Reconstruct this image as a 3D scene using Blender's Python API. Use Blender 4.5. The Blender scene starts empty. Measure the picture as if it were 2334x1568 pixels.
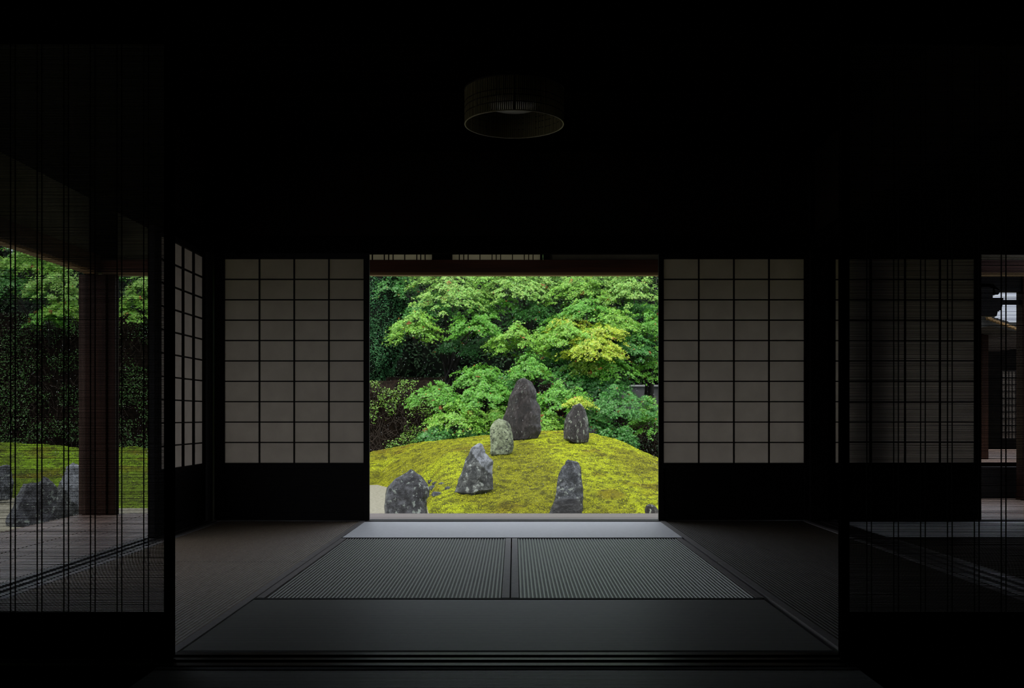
import bpy, math, random
import numpy as np
from mathutils import Vector, noise as mnoise

random.seed(7)
rng = np.random.default_rng(11)
SC = bpy.context.scene
COL = SC.collection

# ------------------------------------------------------------------ camera
F = 2354.0; U0 = 1172.0; V0 = 950.0; EYE = 0.69       # focal length (px), vanishing point, eye height over the mats
cam_d = bpy.data.cameras.new('camera'); cam = bpy.data.objects.new('camera', cam_d); COL.objects.link(cam)
cam_d.sensor_width = 36.0; cam_d.sensor_fit = 'HORIZONTAL'
cam_d.lens = 36.0 * F / 2334.0
cam_d.shift_x = -(U0 - 1167.0) / 2334.0
cam_d.shift_y = (V0 - 784.0) / 2334.0
cam_d.clip_start = 0.05; cam_d.clip_end = 200
cam.location = (0, 0, EYE); cam.rotation_euler = (math.radians(90), 0, 0)
SC.camera = cam

# ------------------------------------------------------------------ sky, light, exposure
SC.view_settings.view_transform = 'Standard'; SC.view_settings.look = 'None'
SC.view_settings.exposure = 0.0; SC.view_settings.gamma = 1.0
SC.view_settings.use_curve_mapping = False
w = bpy.data.worlds.new('overcast_sky'); SC.world = w; w.use_nodes = True
nt = w.node_tree; nt.nodes.clear()
tc = nt.nodes.new('ShaderNodeTexCoord'); sx = nt.nodes.new('ShaderNodeSeparateXYZ')
cr = nt.nodes.new('ShaderNodeValToRGB'); bg = nt.nodes.new('ShaderNodeBackground'); wo = nt.nodes.new('ShaderNodeOutputWorld')
nt.links.new(tc.outputs['Generated'], sx.inputs[0]); nt.links.new(sx.outputs['Z'], cr.inputs[0])
e = cr.color_ramp.elements
e[0].position = 0.0; e[0].color = (0.50, 0.55, 0.66, 1)
e[1].position = 1.0; e[1].color = (0.96, 0.98, 1.0, 1)
m_ = cr.color_ramp.elements.new(0.35); m_.color = (0.72, 0.78, 0.90, 1)
nt.links.new(cr.outputs[0], bg.inputs[0]); bg.inputs[1].default_value = 1.9
nt.links.new(bg.outputs[0], wo.inputs[0])
sd = bpy.data.lights.new('sun_behind_cloud', 'SUN'); so = bpy.data.objects.new('sun_behind_cloud', sd); COL.objects.link(so)
sd.energy = 3.6; sd.angle = math.radians(40); sd.color = (1.0, 0.98, 0.92)
so.rotation_euler = (math.radians(24), math.radians(-16), 0); so.location = (0, 12, 20)

# ------------------------------------------------------------------ helpers
def P(u, v, Y):
    return Vector(((u - U0) * Y / F, Y, EYE - (v - V0) * Y / F))

def tag(o, label=None, cat=None, group=None, kind=None):
    if label: o['label'] = label
    if cat: o['category'] = cat
    if group: o['group'] = group
    if kind: o['kind'] = kind
    return o

def empty(name, loc=(0, 0, 0), rz=0.0):
    o = bpy.data.objects.new(name, None); COL.objects.link(o)
    o.location = loc; o.rotation_euler = (0, 0, rz); o.empty_display_size = 0.1
    return o

def copy_tree(o, parent=None):
    c = o.copy(); COL.objects.link(c)
    if parent is not None: c.parent = parent
    for ch in [x for x in bpy.data.objects if x.parent == o]:
        copy_tree(ch, c)
    return c

class MB:
    def __init__(s): s.v = []; s.f = []
    def box(s, x0, x1, y0, y1, z0, z1):
        b = len(s.v)
        s.v += [(x0,y0,z0),(x1,y0,z0),(x1,y1,z0),(x0,y1,z0),(x0,y0,z1),(x1,y0,z1),(x1,y1,z1),(x0,y1,z1)]
        s.f += [(b,b+3,b+2,b+1),(b+4,b+5,b+6,b+7),(b,b+1,b+5,b+4),(b+1,b+2,b+6,b+5),(b+2,b+3,b+7,b+6),(b+3,b,b+4,b+7)]
        return s
    def prism(s, pts, y0, y1):            # outline in X,Z pushed through Y
        b = len(s.v); n = len(pts)
        s.v += [(p[0], y0, p[1]) for p in pts] + [(p[0], y1, p[1]) for p in pts]
        s.f.append(tuple(range(b, b+n))); s.f.append(tuple(range(b+2*n-1, b+n-1, -1)))
        for i in range(n):
            j = (i+1) % n
            s.f.append((b+i, b+n+i, b+n+j, b+j))
        return s
    def tube(s, pts, rad, n=8):
        pts = [Vector(p) for p in pts]
        if not hasattr(rad, '__len__'): rad = [rad]*len(pts)
        b = len(s.v); ring = []
        for i, p in enumerate(pts):
            d = (pts[min(i+1, len(pts)-1)] - pts[max(i-1, 0)]).normalized()
            a = d.orthogonal().normalized() if i == 0 else (ring - ring.dot(d)*d).normalized()
            ring = a; c = d.cross(a)
            for k in range(n):
                t = 2*math.pi*k/n
                s.v.append(tuple(p + rad[i]*(math.cos(t)*a + math.sin(t)*c)))
        for i in range(len(pts)-1):
            for k in range(n):
                q = b+i*n
                s.f.append((q+k, q+(k+1) % n, q+n+(k+1) % n, q+n+k))
        s.f.append(tuple(range(b+n-1, b-1, -1))); e0 = b+(len(pts)-1)*n
        s.f.append(tuple(range(e0, e0+n)))
        return s
    def build(s, name, mat, parent=None, off=(0,0,0), bevel=0.0, smooth=False):
        me = bpy.data.meshes.new(name)
        o3 = off
        me.from_pydata([(a-o3[0], b-o3[1], c-o3[2]) for a, b, c in s.v], [], s.f); me.update()
        me.materials.append(mat)
        if smooth: me.polygons.foreach_set('use_smooth', [True]*len(me.polygons))
        o = bpy.data.objects.new(name, me); COL.objects.link(o)
        if parent is not None: o.parent = parent
        else: o.location = o3
        if bevel > 0:
            md = o.modifiers.new('soft_edges', 'BEVEL'); md.width = bevel; md.segments = 2; md.limit_method = 'ANGLE'
        return o

def struct(name, mb, mat, label=None, cat=None, bevel=0.0):
    o = mb.build(name, mat, bevel=bevel)
    return tag(o, label, cat, kind='structure')

# value noise on arrays
_tab = rng.random((256, 256))
def vnoise(x, y):
    xi = np.floor(x).astype(int); yi = np.floor(y).astype(int)
    fx = x-xi; fy = y-yi; fx = fx*fx*(3-2*fx); fy = fy*fy*(3-2*fy)
    g = lambda a, b: _tab[a % 256, b % 256]
    return (g(xi,yi)*(1-fx)+g(xi+1,yi)*fx)*(1-fy) + (g(xi,yi+1)*(1-fx)+g(xi+1,yi+1)*fx)*fy
def fbm(x, y, o=4):
    r = 0; a = 0.5
    for k in range(o):
        r = r + a*vnoise(x*2**k+17*k, y*2**k+31*k); a *= 0.5
    return r/(1-0.5**o)

# ------------------------------------------------------------------ materials
def newmat(name):
    m = bpy.data.materials.new(name); m.use_nodes = True
    nt = m.node_tree; nt.nodes.clear()
    return m, nt, nt.nodes.new('ShaderNodeOutputMaterial')

def N(nt, t, **kw):
    n = nt.nodes.new(t)
    for k, v in kw.items():
        if k in n.inputs: n.inputs[k].default_value = v
        else: setattr(n, k, v)
    return n

def ramp(nt, src, stops):
    r = nt.nodes.new('ShaderNodeValToRGB'); el = r.color_ramp.elements
    el[0].position = stops[0][0]; el[0].color = (*stops[0][1], 1)
    el[1].position = stops[-1][0]; el[1].color = (*stops[-1][1], 1)
    for p, c in stops[1:-1]:
        q = el.new(p); q.color = (*c, 1)
    nt.links.new(src, r.inputs[0]); return r

def mat_noise(name, stops, scale=(5, 5, 5), rough=0.6, detail=4, bump=0.0, bscale=None, spec=0.5, nscale=1.0, sheen=0.0):
    m, nt, out = newmat(name)
    tc = N(nt, 'ShaderNodeTexCoord'); mp = N(nt, 'ShaderNodeMapping'); mp.inputs['Scale'].default_value = scale
    nt.links.new(tc.outputs['Object'], mp.inputs[0])
    nz = N(nt, 'ShaderNodeTexNoise', Scale=nscale, Detail=detail, Roughness=0.6)
    nt.links.new(mp.outputs[0], nz.inputs['Vector'])
    r = ramp(nt, nz.outputs[0], stops)
    b = N(nt, 'ShaderNodeBsdfPrincipled', Roughness=rough)
    b.inputs['Specular IOR Level'].default_value = spec
    if sheen: b.inputs['Sheen Weight'].default_value = sheen
    nt.links.new(r.outputs[0], b.inputs['Base Color'])
    if bump > 0:
        n2 = N(nt, 'ShaderNodeTexNoise', Scale=(bscale or 3.0), Detail=5)
        nt.links.new(mp.outputs[0], n2.inputs['Vector'])
        bp = N(nt, 'ShaderNodeBump', Strength=bump, Distance=0.01)
        nt.links.new(n2.outputs[0], bp.inputs['Height']); nt.links.new(bp.outputs[0], b.inputs['Normal'])
    nt.links.new(b.outputs[0], out.inputs[0]); return m

def wood(name, dark, light, grain='x', rough=0.5, spec=0.4, bump=0.15):
    sc = {'x': (1.2, 30, 30), 'y': (30, 1.2, 30), 'z': (30, 30, 1.2)}[grain]
    return mat_noise(name, [(0.3, dark), (0.7, light)], scale=sc, rough=rough, spec=spec, bump=bump, detail=5)

M = {}
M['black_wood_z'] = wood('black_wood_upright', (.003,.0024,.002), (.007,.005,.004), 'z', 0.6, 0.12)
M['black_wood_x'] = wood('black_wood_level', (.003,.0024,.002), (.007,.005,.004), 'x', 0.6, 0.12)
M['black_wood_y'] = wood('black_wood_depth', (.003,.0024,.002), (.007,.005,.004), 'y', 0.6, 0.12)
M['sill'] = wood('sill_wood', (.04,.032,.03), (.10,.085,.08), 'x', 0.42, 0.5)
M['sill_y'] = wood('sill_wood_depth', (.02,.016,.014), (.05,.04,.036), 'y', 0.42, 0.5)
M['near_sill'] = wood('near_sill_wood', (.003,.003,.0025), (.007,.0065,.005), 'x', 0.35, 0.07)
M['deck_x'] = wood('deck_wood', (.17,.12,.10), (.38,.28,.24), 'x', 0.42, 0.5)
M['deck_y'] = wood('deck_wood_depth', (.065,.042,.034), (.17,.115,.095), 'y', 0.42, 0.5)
M['red_wood_x'] = wood('red_beam_wood', (.05,.018,.010), (.11,.042,.02), 'x', 0.55, 0.3)
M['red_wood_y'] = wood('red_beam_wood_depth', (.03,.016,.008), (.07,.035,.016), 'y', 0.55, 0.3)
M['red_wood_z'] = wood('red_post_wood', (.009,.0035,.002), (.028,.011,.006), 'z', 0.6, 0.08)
M['jamb_edge'] = wood('worn_jamb_edge', (.03,.017,.012), (.075,.045,.034), 'z', 0.6, 0.1)
M['tan_wood'] = wood('tan_molding', (.20,.12,.05), (.34,.22,.10), 'x', 0.6, 0.3)
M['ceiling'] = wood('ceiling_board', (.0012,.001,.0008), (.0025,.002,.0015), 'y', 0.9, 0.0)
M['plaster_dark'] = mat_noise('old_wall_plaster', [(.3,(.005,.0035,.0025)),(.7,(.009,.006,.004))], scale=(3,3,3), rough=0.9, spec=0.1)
M['plaster_cream'] = mat_noise('cream_plaster', [(.3,(.22,.19,.13)),(.7,(.30,.26,.18))], scale=(6,6,6), rough=0.9, spec=0.1)
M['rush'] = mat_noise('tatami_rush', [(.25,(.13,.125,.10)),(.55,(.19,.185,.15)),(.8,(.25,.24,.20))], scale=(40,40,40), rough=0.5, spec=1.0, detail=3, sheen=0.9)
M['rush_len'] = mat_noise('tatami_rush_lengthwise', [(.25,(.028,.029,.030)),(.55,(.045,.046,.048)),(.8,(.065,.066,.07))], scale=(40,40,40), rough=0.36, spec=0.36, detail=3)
M['rush_skylit'] = mat_noise('tatami_rush_skylit', [(.25,(.52,.54,.55)),(.55,(.62,.64,.66)),(.8,(.70,.72,.74))], scale=(40,40,40), rough=0.45, spec=1.0, detail=3, sheen=1.0)  # rush brightened: sky light beside the garden opening put into the colour
M['rush_falloff'] = mat_noise('tatami_rush_falloff', [(.25,(.034,.042,.024)),(.55,(.048,.058,.034)),(.8,(.062,.074,.044))], scale=(40,40,40), rough=0.5, spec=0.42, detail=3, sheen=0.15)  # light falloff and the garden's green reflection put into the rush colour
M['rush_len_shaded'] = mat_noise('tatami_rush_lengthwise_shaded', [(.25,(.022,.017,.012)),(.55,(.034,.026,.018)),(.8,(.048,.038,.028))], scale=(40,40,40), rough=0.4, spec=0.3, detail=3)  # ribbed rush darkened where the left half catches less light
M['rush_shaded'] = mat_noise('tatami_rush_shaded', [(.25,(.030,.022,.014)),(.55,(.045,.034,.022)),(.8,(.06,.045,.03))], scale=(40,40,40), rough=0.6, spec=0.15, detail=3)  # shade of the right side and side room put into the rush colour
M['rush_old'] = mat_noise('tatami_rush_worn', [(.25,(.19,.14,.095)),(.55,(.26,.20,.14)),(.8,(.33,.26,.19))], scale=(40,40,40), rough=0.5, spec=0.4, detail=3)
M['heri'] = mat_noise('tatami_border_cloth', [(.3,(.22,.205,.195)),(.7,(.30,.275,.26))], scale=(60,60,60), rough=0.6, spec=0.5)
M['heri_gap_shade'] = mat_noise('gap_shaded_border_cloth', [(.3,(.012,.011,.010)),(.7,(.022,.02,.018))], scale=(60,60,60), rough=0.8, spec=0.1)  # same cloth as the light border, darkened for the shade of the gap
M['reed'] = mat_noise('reed_stick', [(.3,(.012,.010,.006)),(.7,(.025,.021,.013))], scale=(2,50,400), rough=0.6, spec=0.15)
M['thread'] = mat_noise('screen_thread', [(.3,(.004,.004,.004)),(.7,(.008,.007,.006))], rough=0.8, spec=0.1)
M['gravel'] = mat_noise('raked_gravel', [(.3,(.10,.092,.06)),(.5,(.165,.155,.11)),(.75,(.27,.26,.21))], scale=(22,22,22), rough=0.8, detail=8, bump=0.8, bscale=4)
M['soil'] = mat_noise('dark_soil', [(.3,(.008,.007,.004)),(.7,(.03,.024,.012))], scale=(5,5,5), rough=0.9, bump=0.5)
M['bark'] = mat_noise('maple_bark', [(.3,(.010,.009,.007)),(.7,(.05,.044,.035))], scale=(12,12,3), rough=0.8, bump=0.4)
M['grey_wall'] = mat_noise('grey_garden_plaster', [(.3,(.16,.165,.17)),(.7,(.22,.22,.225))], scale=(3,3,3), rough=0.9)
M['cap'] = mat_noise('pale_wall_cap', [(.3,(.6,.6,.62)),(.7,(.75,.75,.77))], scale=(3,3,3), rough=0.5)
M['roof_tile'] = mat_noise('roof_shingle', [(.3,(.008,.008,.007)),(.7,(.02,.02,.016))], scale=(8,8,8), rough=0.7)

M['plaster_olive'] = mat_noise('olive_plaster', [(.3,(.13,.13,.085)),(.7,(.18,.175,.12))], scale=(6,6,6), rough=0.9, spec=0.05)
M['black_matte'] = mat_noise('black_lacquer_worn', [(.3,(.002,.002,.002)),(.7,(.004,.0035,.003))], rough=1.0, spec=0.0)
def paper_mat(name, col, tr, amt=0.5):
    m, nt, out = newmat(name)
    tc = N(nt, 'ShaderNodeTexCoord'); nz = N(nt, 'ShaderNodeTexNoise', Scale=9.0, Detail=6, Roughness=0.65)
    nt.links.new(tc.outputs['Object'], nz.inputs['Vector'])
    r = ramp(nt, nz.outputs[0], [(0.3, tuple(c*0.88 for c in tr)), (0.7, tr)])
    d = N(nt, 'ShaderNodeBsdfDiffuse'); d.inputs[0].default_value = (*col, 1)
    t = N(nt, 'ShaderNodeBsdfTranslucent'); nt.links.new(r.outputs[0], t.inputs[0])
    mx = N(nt, 'ShaderNodeMixShader'); mx.inputs[0].default_value = amt
    nt.links.new(d.outputs[0], mx.inputs[1]); nt.links.new(t.outputs[0], mx.inputs[2])
    nt.links.new(mx.outputs[0], out.inputs[0]); return m
M['paper'] = paper_mat('shoji_paper', (.14,.13,.12), (.66,.61,.55), .5)
M['paper_dim'] = paper_mat('aged_transom_paper', (.08,.075,.055), (.60,.55,.42), .6)
M['shade'] = paper_mat('lamp_shade_reed', (.24,.22,.14), (.26,.24,.16), .4)
M['rim'] = mat_noise('lamp_rim_bamboo', [(.3,(.20,.18,.10)),(.7,(.28,.25,.15))], rough=0.4)
M['white_glass'] = mat_noise('lamp_glass', [(.3,(.35,.35,.33)),(.7,(.4,.4,.38))], rough=0.3)

def leaf_mat(name, rough=0.42, tl=0.30):
    m, nt, out = newmat(name)
    at = N(nt, 'ShaderNodeAttribute', attribute_name='leafcol')
    b = N(nt, 'ShaderNodeBsdfPrincipled', Roughness=rough); b.inputs['Specular IOR Level'].default_value = 0.45
    t = N(nt, 'ShaderNodeBsdfTranslucent'); mx = N(nt, 'ShaderNodeMixShader'); mx.inputs[0].default_value = tl
    nt.links.new(at.outputs['Color'], b.inputs['Base Color']); nt.links.new(at.outputs['Color'], t.inputs[0])
    nt.links.new(b.outputs[0], mx.inputs[1]); nt.links.new(t.outputs[0], mx.inputs[2])
    nt.links.new(mx.outputs[0], out.inputs[0]); return m
M['leaf'] = leaf_mat('maple_leaf'); M['leaf_dark'] = leaf_mat('evergreen_leaf', 0.6, 0.1)
M['leaf_dark'].node_tree.nodes['Principled BSDF'].inputs['Specular IOR Level'].default_value = 0.12
M['mosstuft'] = leaf_mat('moss_tuft', 0.8, 0.15)
M['mosstuft'].node_tree.nodes['Principled BSDF'].inputs['Specular IOR Level'].default_value = 0.1

def rock_mat(name, dark, mid, light, lich, lamt=0.62, rough=0.38, lscale=22, tint=None, stretch=(1,1,1), face=None):
    m, nt, out = newmat(name)
    tc = N(nt, 'ShaderNodeTexCoord'); mp = N(nt, 'ShaderNodeMapping'); mp.inputs['Scale'].default_value = stretch
    nt.links.new(tc.outputs['Object'], mp.inputs[0])
    n1 = N(nt, 'ShaderNodeTexNoise', Scale=9.0, Detail=12, Roughness=0.8, Distortion=0.25)
    nt.links.new(mp.outputs[0], n1.inputs['Vector'])
    r = ramp(nt, n1.outputs[0], [(0.41, dark), (0.50, mid), (0.585, light)])
    n2 = N(nt, 'ShaderNodeTexNoise', Scale=lscale, Detail=6, Roughness=0.6)
    nt.links.new(mp.outputs[0], n2.inputs['Vector'])
    n3 = N(nt, 'ShaderNodeTexNoise', Scale=2.6, Detail=3)
    nt.links.new(tc.outputs['Object'], n3.inputs['Vector'])
    ad = N(nt, 'ShaderNodeMath', operation='MULTIPLY_ADD'); ad.inputs[1].default_value = 0.35
    nt.links.new(n3.outputs[0], ad.inputs[0]); nt.links.new(n2.outputs[0], ad.inputs[2])
    lr = ramp(nt, ad.outputs[0], [(lamt+.12, (0,0,0)), (lamt+.16, (1,1,1))])
    mx = N(nt, 'ShaderNodeMixRGB'); nt.links.new(lr.outputs[0], mx.inputs[0]); nt.links.new(r.outputs[0], mx.inputs[1])
    mx.inputs[2].default_value = (*lich, 1)
    b = N(nt, 'ShaderNodeBsdfPrincipled', Roughness=rough)
    if face:        # sky light painted pale on one side of the stone, bounded by a plane with a ragged edge
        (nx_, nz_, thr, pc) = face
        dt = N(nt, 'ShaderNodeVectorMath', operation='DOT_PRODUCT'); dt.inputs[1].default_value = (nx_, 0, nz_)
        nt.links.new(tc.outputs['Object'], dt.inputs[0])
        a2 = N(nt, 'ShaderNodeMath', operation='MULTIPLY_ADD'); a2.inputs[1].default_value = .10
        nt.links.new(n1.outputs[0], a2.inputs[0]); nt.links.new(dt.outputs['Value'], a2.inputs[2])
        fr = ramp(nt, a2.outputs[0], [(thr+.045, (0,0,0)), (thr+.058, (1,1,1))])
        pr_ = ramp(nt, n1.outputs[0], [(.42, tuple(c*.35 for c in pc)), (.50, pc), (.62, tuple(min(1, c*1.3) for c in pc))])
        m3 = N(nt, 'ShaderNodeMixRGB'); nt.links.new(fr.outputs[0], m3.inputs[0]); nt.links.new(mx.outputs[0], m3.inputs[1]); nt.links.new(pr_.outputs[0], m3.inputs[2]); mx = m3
    nt.links.new(mx.outputs[0], b.inputs['Base Color'])
    bp = N(nt, 'ShaderNodeBump', Strength=1.0, Distance=0.05)
    nt.links.new(n1.outputs[0], bp.inputs['Height']); nt.links.new(bp.outputs[0], b.inputs['Normal'])
    nt.links.new(b.outputs[0], out.inputs[0]); return m
R_slate = rock_mat('slate_rock', (.008,.008,.010), (.028,.029,.033), (.11,.115,.13), (.26,.30,.27), .635, .3)
R_brown = rock_mat('brown_rock', (.004,.0026,.002), (.014,.009,.0065), (.055,.045,.043), (.20,.22,.18), .69, .3, stretch=(1.6,1.6,.7))
R_brown2 = rock_mat('speckled_brown_rock', (.007,.0055,.005), (.020,.016,.014), (.055,.048,.045), (.32,.36,.28), .625, .36, stretch=(1.4,1.4,.6))
R_lichen = rock_mat('lichen_covered_rock', (.05,.055,.035), (.22,.26,.15), (.38,.43,.28), (.03,.033,.025), .61, .7, 30)
R_blue = rock_mat('blue_grey_rock', (.014,.016,.018), (.055,.062,.07), (.20,.215,.24), (.32,.36,.33), .65, .26, 16)
R_skylit = rock_mat('skylit_face_rock', (.014,.016,.015), (.045,.049,.048), (.15,.16,.15), (.32,.35,.32), .65, .3, 16, face=(.745, .667, .325, (.26,.28,.31)))  # face mask paints the sky-lit side of the stone
R_streak = rock_mat('streaked_slate_rock', (.006,.006,.007), (.022,.022,.024), (.085,.088,.09), (.22,.23,.23), .70, .3, 14, stretch=(1,1,2.2))

# ------------------------------------------------------------------ leaves as one mesh
def leaf_template(kind):
    if kind == 'maple':
        L = [(90,1.0),(112,.34),(135,.88),(156,.30),(188,.62),(250,.16),(290,.16),(-8,.62),(24,.30),(45,.88),(68,.34)]
        return np.array([(r*math.cos(math.radians(a)), r*math.sin(math.radians(a))) for a, r in L])
    if kind == 'oval':
        return np.array([(0,-.9),(.38,-.2),(.34,.4),(0,1.0),(-.34,.4),(-.38,-.2)])
    if kind == 'tuft':
        return np.array([(-.28,-.1),(.28,-.05),(.42,.45),(.02,1.0),(-.38,.55)])
def leaves_mesh(name, pos, nrm, size, col, kind, mat, parent=None, off=(0,0,0), extra=None, spin=None):
    T = leaf_template(kind); k = len(T); n = len(pos)
    nrm = nrm/np.linalg.norm(nrm, axis=1, keepdims=True)
    a = rng.normal(size=(n, 3)) if spin is None else spin
    t = np.cross(nrm, a); t /= np.linalg.norm(t, axis=1, keepdims=True)+1e-9
    b = np.cross(nrm, t)
    V = (pos[:, None, :] + size[:, None, None]*(T[None, :, :1]*t[:, None, :] + T[None, :, 1:]*b[:, None, :])
         - (size[:, None, None]*0.22*(T[None, :, 1:]**2))*nrm[:, None, :]).reshape(-1, 3) - np.array(off)
    me = bpy.data.meshes.new(name)
    ev, ef, ec = (extra if extra is not None else (np.zeros((0,3)), [], None))
    nv = len(V); nE = len(ev)
    me.vertices.add(nv+nE)
    me.vertices.foreach_set('co', np.concatenate([V, np.asarray(ev).reshape(-1,3)-np.array(off)]).astype(np.float32).ravel())
    fl = np.array([len(f) for f in ef], dtype=np.int32); nl = n*k + int(fl.sum())
    me.loops.add(nl); me.polygons.add(n+len(ef))
    li = np.arange(n*k, dtype=np.int32)
    if len(ef): li = np.concatenate([li, np.concatenate([np.array(f, dtype=np.int32) for f in ef])+nv])
    me.loops.foreach_set('vertex_index', li.astype(np.int32))
    st = np.arange(n, dtype=np.int32)*k
    if len(ef): st = np.concatenate([st, n*k+np.concatenate([[0], np.cumsum(fl)[:-1]])])
    me.polygons.foreach_set('loop_start', st.astype(np.int32))
    me.update(calc_edges=True)
    ca = me.attributes.new('leafcol', 'FLOAT_COLOR', 'FACE')
    cc = np.ones((n+len(ef), 4), dtype=np.float32); cc[:n, :3] = col
    if len(ef): cc[n:, :3] = ec
    ca.data.foreach_set('color', cc.ravel())
    me.materials.append(mat)
    o = bpy.data.objects.new(name, me); COL.objects.link(o)
    if parent is not None: o.parent = parent
    else: o.location = off
    return o

# ================================================================== THE ROOM
KZ = 1.777                                    # underside of the lintels
CE = 2.45                                     # ceiling height
FY0, FY1 = 6.84, 6.92                         # far sliding-screen line
# subfloor
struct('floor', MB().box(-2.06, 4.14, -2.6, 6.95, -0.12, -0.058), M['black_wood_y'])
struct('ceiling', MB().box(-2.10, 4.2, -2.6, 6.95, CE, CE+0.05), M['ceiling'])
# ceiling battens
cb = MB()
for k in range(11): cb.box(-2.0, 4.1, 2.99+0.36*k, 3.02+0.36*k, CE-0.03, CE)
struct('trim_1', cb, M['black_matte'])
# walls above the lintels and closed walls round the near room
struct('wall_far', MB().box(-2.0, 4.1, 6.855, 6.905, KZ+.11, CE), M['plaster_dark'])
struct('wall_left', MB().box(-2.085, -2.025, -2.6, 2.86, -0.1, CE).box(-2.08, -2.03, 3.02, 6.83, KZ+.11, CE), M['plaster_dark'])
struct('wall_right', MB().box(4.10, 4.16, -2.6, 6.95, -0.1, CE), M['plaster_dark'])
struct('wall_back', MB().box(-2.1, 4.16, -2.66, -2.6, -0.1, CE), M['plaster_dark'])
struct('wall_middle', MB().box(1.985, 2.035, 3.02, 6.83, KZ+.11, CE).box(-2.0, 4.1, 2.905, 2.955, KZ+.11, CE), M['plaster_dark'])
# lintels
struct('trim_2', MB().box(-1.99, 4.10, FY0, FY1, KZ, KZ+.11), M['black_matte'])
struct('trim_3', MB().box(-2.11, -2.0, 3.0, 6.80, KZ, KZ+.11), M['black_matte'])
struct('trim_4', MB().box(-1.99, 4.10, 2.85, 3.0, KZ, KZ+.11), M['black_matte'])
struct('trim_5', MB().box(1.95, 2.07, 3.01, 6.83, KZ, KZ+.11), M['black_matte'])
# posts of the room, each its own piece
n = 6
for (x, y) in ((-2.055, 6.88), (2.015, 6.88), (-2.055, 2.93), (2.015, 2.93), (-2.05, 5.8675)):
    hw = .06; hy = .06; low = y == 5.8675
    if low: hw = .02; hy = .0275
    struct('trim_%d' % n, MB().box(x-hw, x+hw, y-hy, y+hy, -0.058 if not low else .005, CE if not low else KZ), M['black_wood_z'], bevel=.004); n += 1
# sills with sliding grooves
def sill(name, x0, x1, y0, y1, along, mat, z1=0.004, lab=None):
    mb = MB(); wdt = (y1-y0) if along == 'x' else (x1-x0)
    cuts = [0, .20, .42, .58, .80, 1.0]; up = [1, 0, 1, 0, 1]
    for a, b, q in zip(cuts[:-1], cuts[1:], up):
        zz = z1 if q else z1-.008
        if along == 'x': mb.box(x0, x1, y0+a*wdt, y0+b*wdt, -.058, zz)
        else: mb.box(x0+a*wdt, x0+b*wdt, y0, y1, -.058, zz)
    return struct(name, mb, mat)
sill('trim_%d' % n, -1.99, 4.10, 6.835, 6.945, 'x', M['sill']); n += 1
sill('trim_%d' % n, -1.99, 4.10, 2.85, 3.01, 'x', M['near_sill'], 0.004); n += 1
sill('trim_%d' % n, -2.11, -1.965, 3.02, 6.82, 'y', M['sill_y']); n += 1
sill('trim_%d' % n, 1.945, 2.125, 3.02, 6.82, 'y', M['sill_y']); n += 1

# ------------------------------------------------------------------ tatami mats
def ribbed(x0, x1, y0, y1, along, z=0.0, pitch=0.0152, amp=0.0028):
    a0, a1 = (x0, x1) if along == 'y' else (y0, y1)
    b0, b1 = (y0, y1) if along == 'y' else (x0, x1)
    nr = max(1, round((a1-a0)/pitch)); p = (a1-a0)/nr
    prof = [(0, -1.0), (.10, -.35), (.25, -.05), (.5, 0), (.75, -.05), (.90, -.35)]
    A = [(a0+(i+q)*p, z+h*amp) for i in range(nr) for q, h in prof] + [(a1, z-amp)]
    nb = 24; mb = MB()
    for j in range(nb+1):
        b = b0+(b1-b0)*j/nb
        for a, h in A:
            hh = h + 0.0012*math.sin(3.1*a+1.7*b) * math.sin(2.3*b) * .6
            mb.v.append((a, b, hh) if along == 'y' else (b, a, hh))
    w_ = len(A)
    for j in range(nb):
        for i in range(w_-1):
            q = j*w_+i
            mb.f.append((q, q+1, q+w_+1, q+w_) if along == 'y' else (q, q+w_, q+w_+1, q+1))
    return mb
def tatami(x0, x1, y0, y1, along, mat, label):
    g = .003; hb = .030
    x0 += g; x1 -= g; y0 += g; y1 -= g
    c = ((x0+x1)/2, (y0+y1)/2, -.055)
    t = empty('tatami_mat', c)
    tag(t, label, 'tatami mat', 'tatami mats on the floor')
    MB().box(x0+.002, x1-.002, y0+.002, y1-.002, -.055, -.008).build('mat_core', M['rush_old'], t, c)
    if along == 'y':
        ribbed(x0+hb, x1-hb, y0, y1, 'y', amp=.009).build('rush_cover', mat, t, c, smooth=True)
        for q in ((x0, x0+hb), (x1-hb, x1)):
            MB().box(q[0], q[1], y0, y1, -.02, .0015).build('cloth_border', M['heri'], t, c)
    else:
        mat_h = M['heri_gap_shade']
        ribbed(x0, x1, y0+hb, y1-hb, 'x', amp=.0007).build('rush_cover', mat, t, c, smooth=True)
        for q in ((y0, y0+hb), (y1-hb, y1)):
            MB().box(x0, x1, q[0], q[1], -.02, .0015).build('cloth_border', mat_h, t, c)
    return t
tatami(-.985, .965, 5.86, 6.832, 'x', M['rush_skylit'], 'crosswise tatami mat toned for sky light, lying against the sill of the wide garden opening')
tatami(-.985, -.015, 3.93, 5.86, 'y', M['rush_len_shaded'], 'lengthwise tatami mat in mid floor, left of the dark double border seam')
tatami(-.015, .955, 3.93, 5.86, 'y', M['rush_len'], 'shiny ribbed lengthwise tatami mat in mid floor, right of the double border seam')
tatami(-.985, .945, 3.013, 3.93, 'x', M['rush_falloff'], 'crosswise tatami mat between the ribbed middle mats and the grooved near sill')
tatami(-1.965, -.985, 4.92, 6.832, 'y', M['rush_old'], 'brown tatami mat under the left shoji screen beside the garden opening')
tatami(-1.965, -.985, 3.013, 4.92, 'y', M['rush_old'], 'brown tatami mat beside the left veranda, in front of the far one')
tatami(.965, 1.945, 4.92, 6.832, 'y', M['rush_shaded'], 'shade-toned tatami mat under the right shoji screen beside the garden opening')
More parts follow.
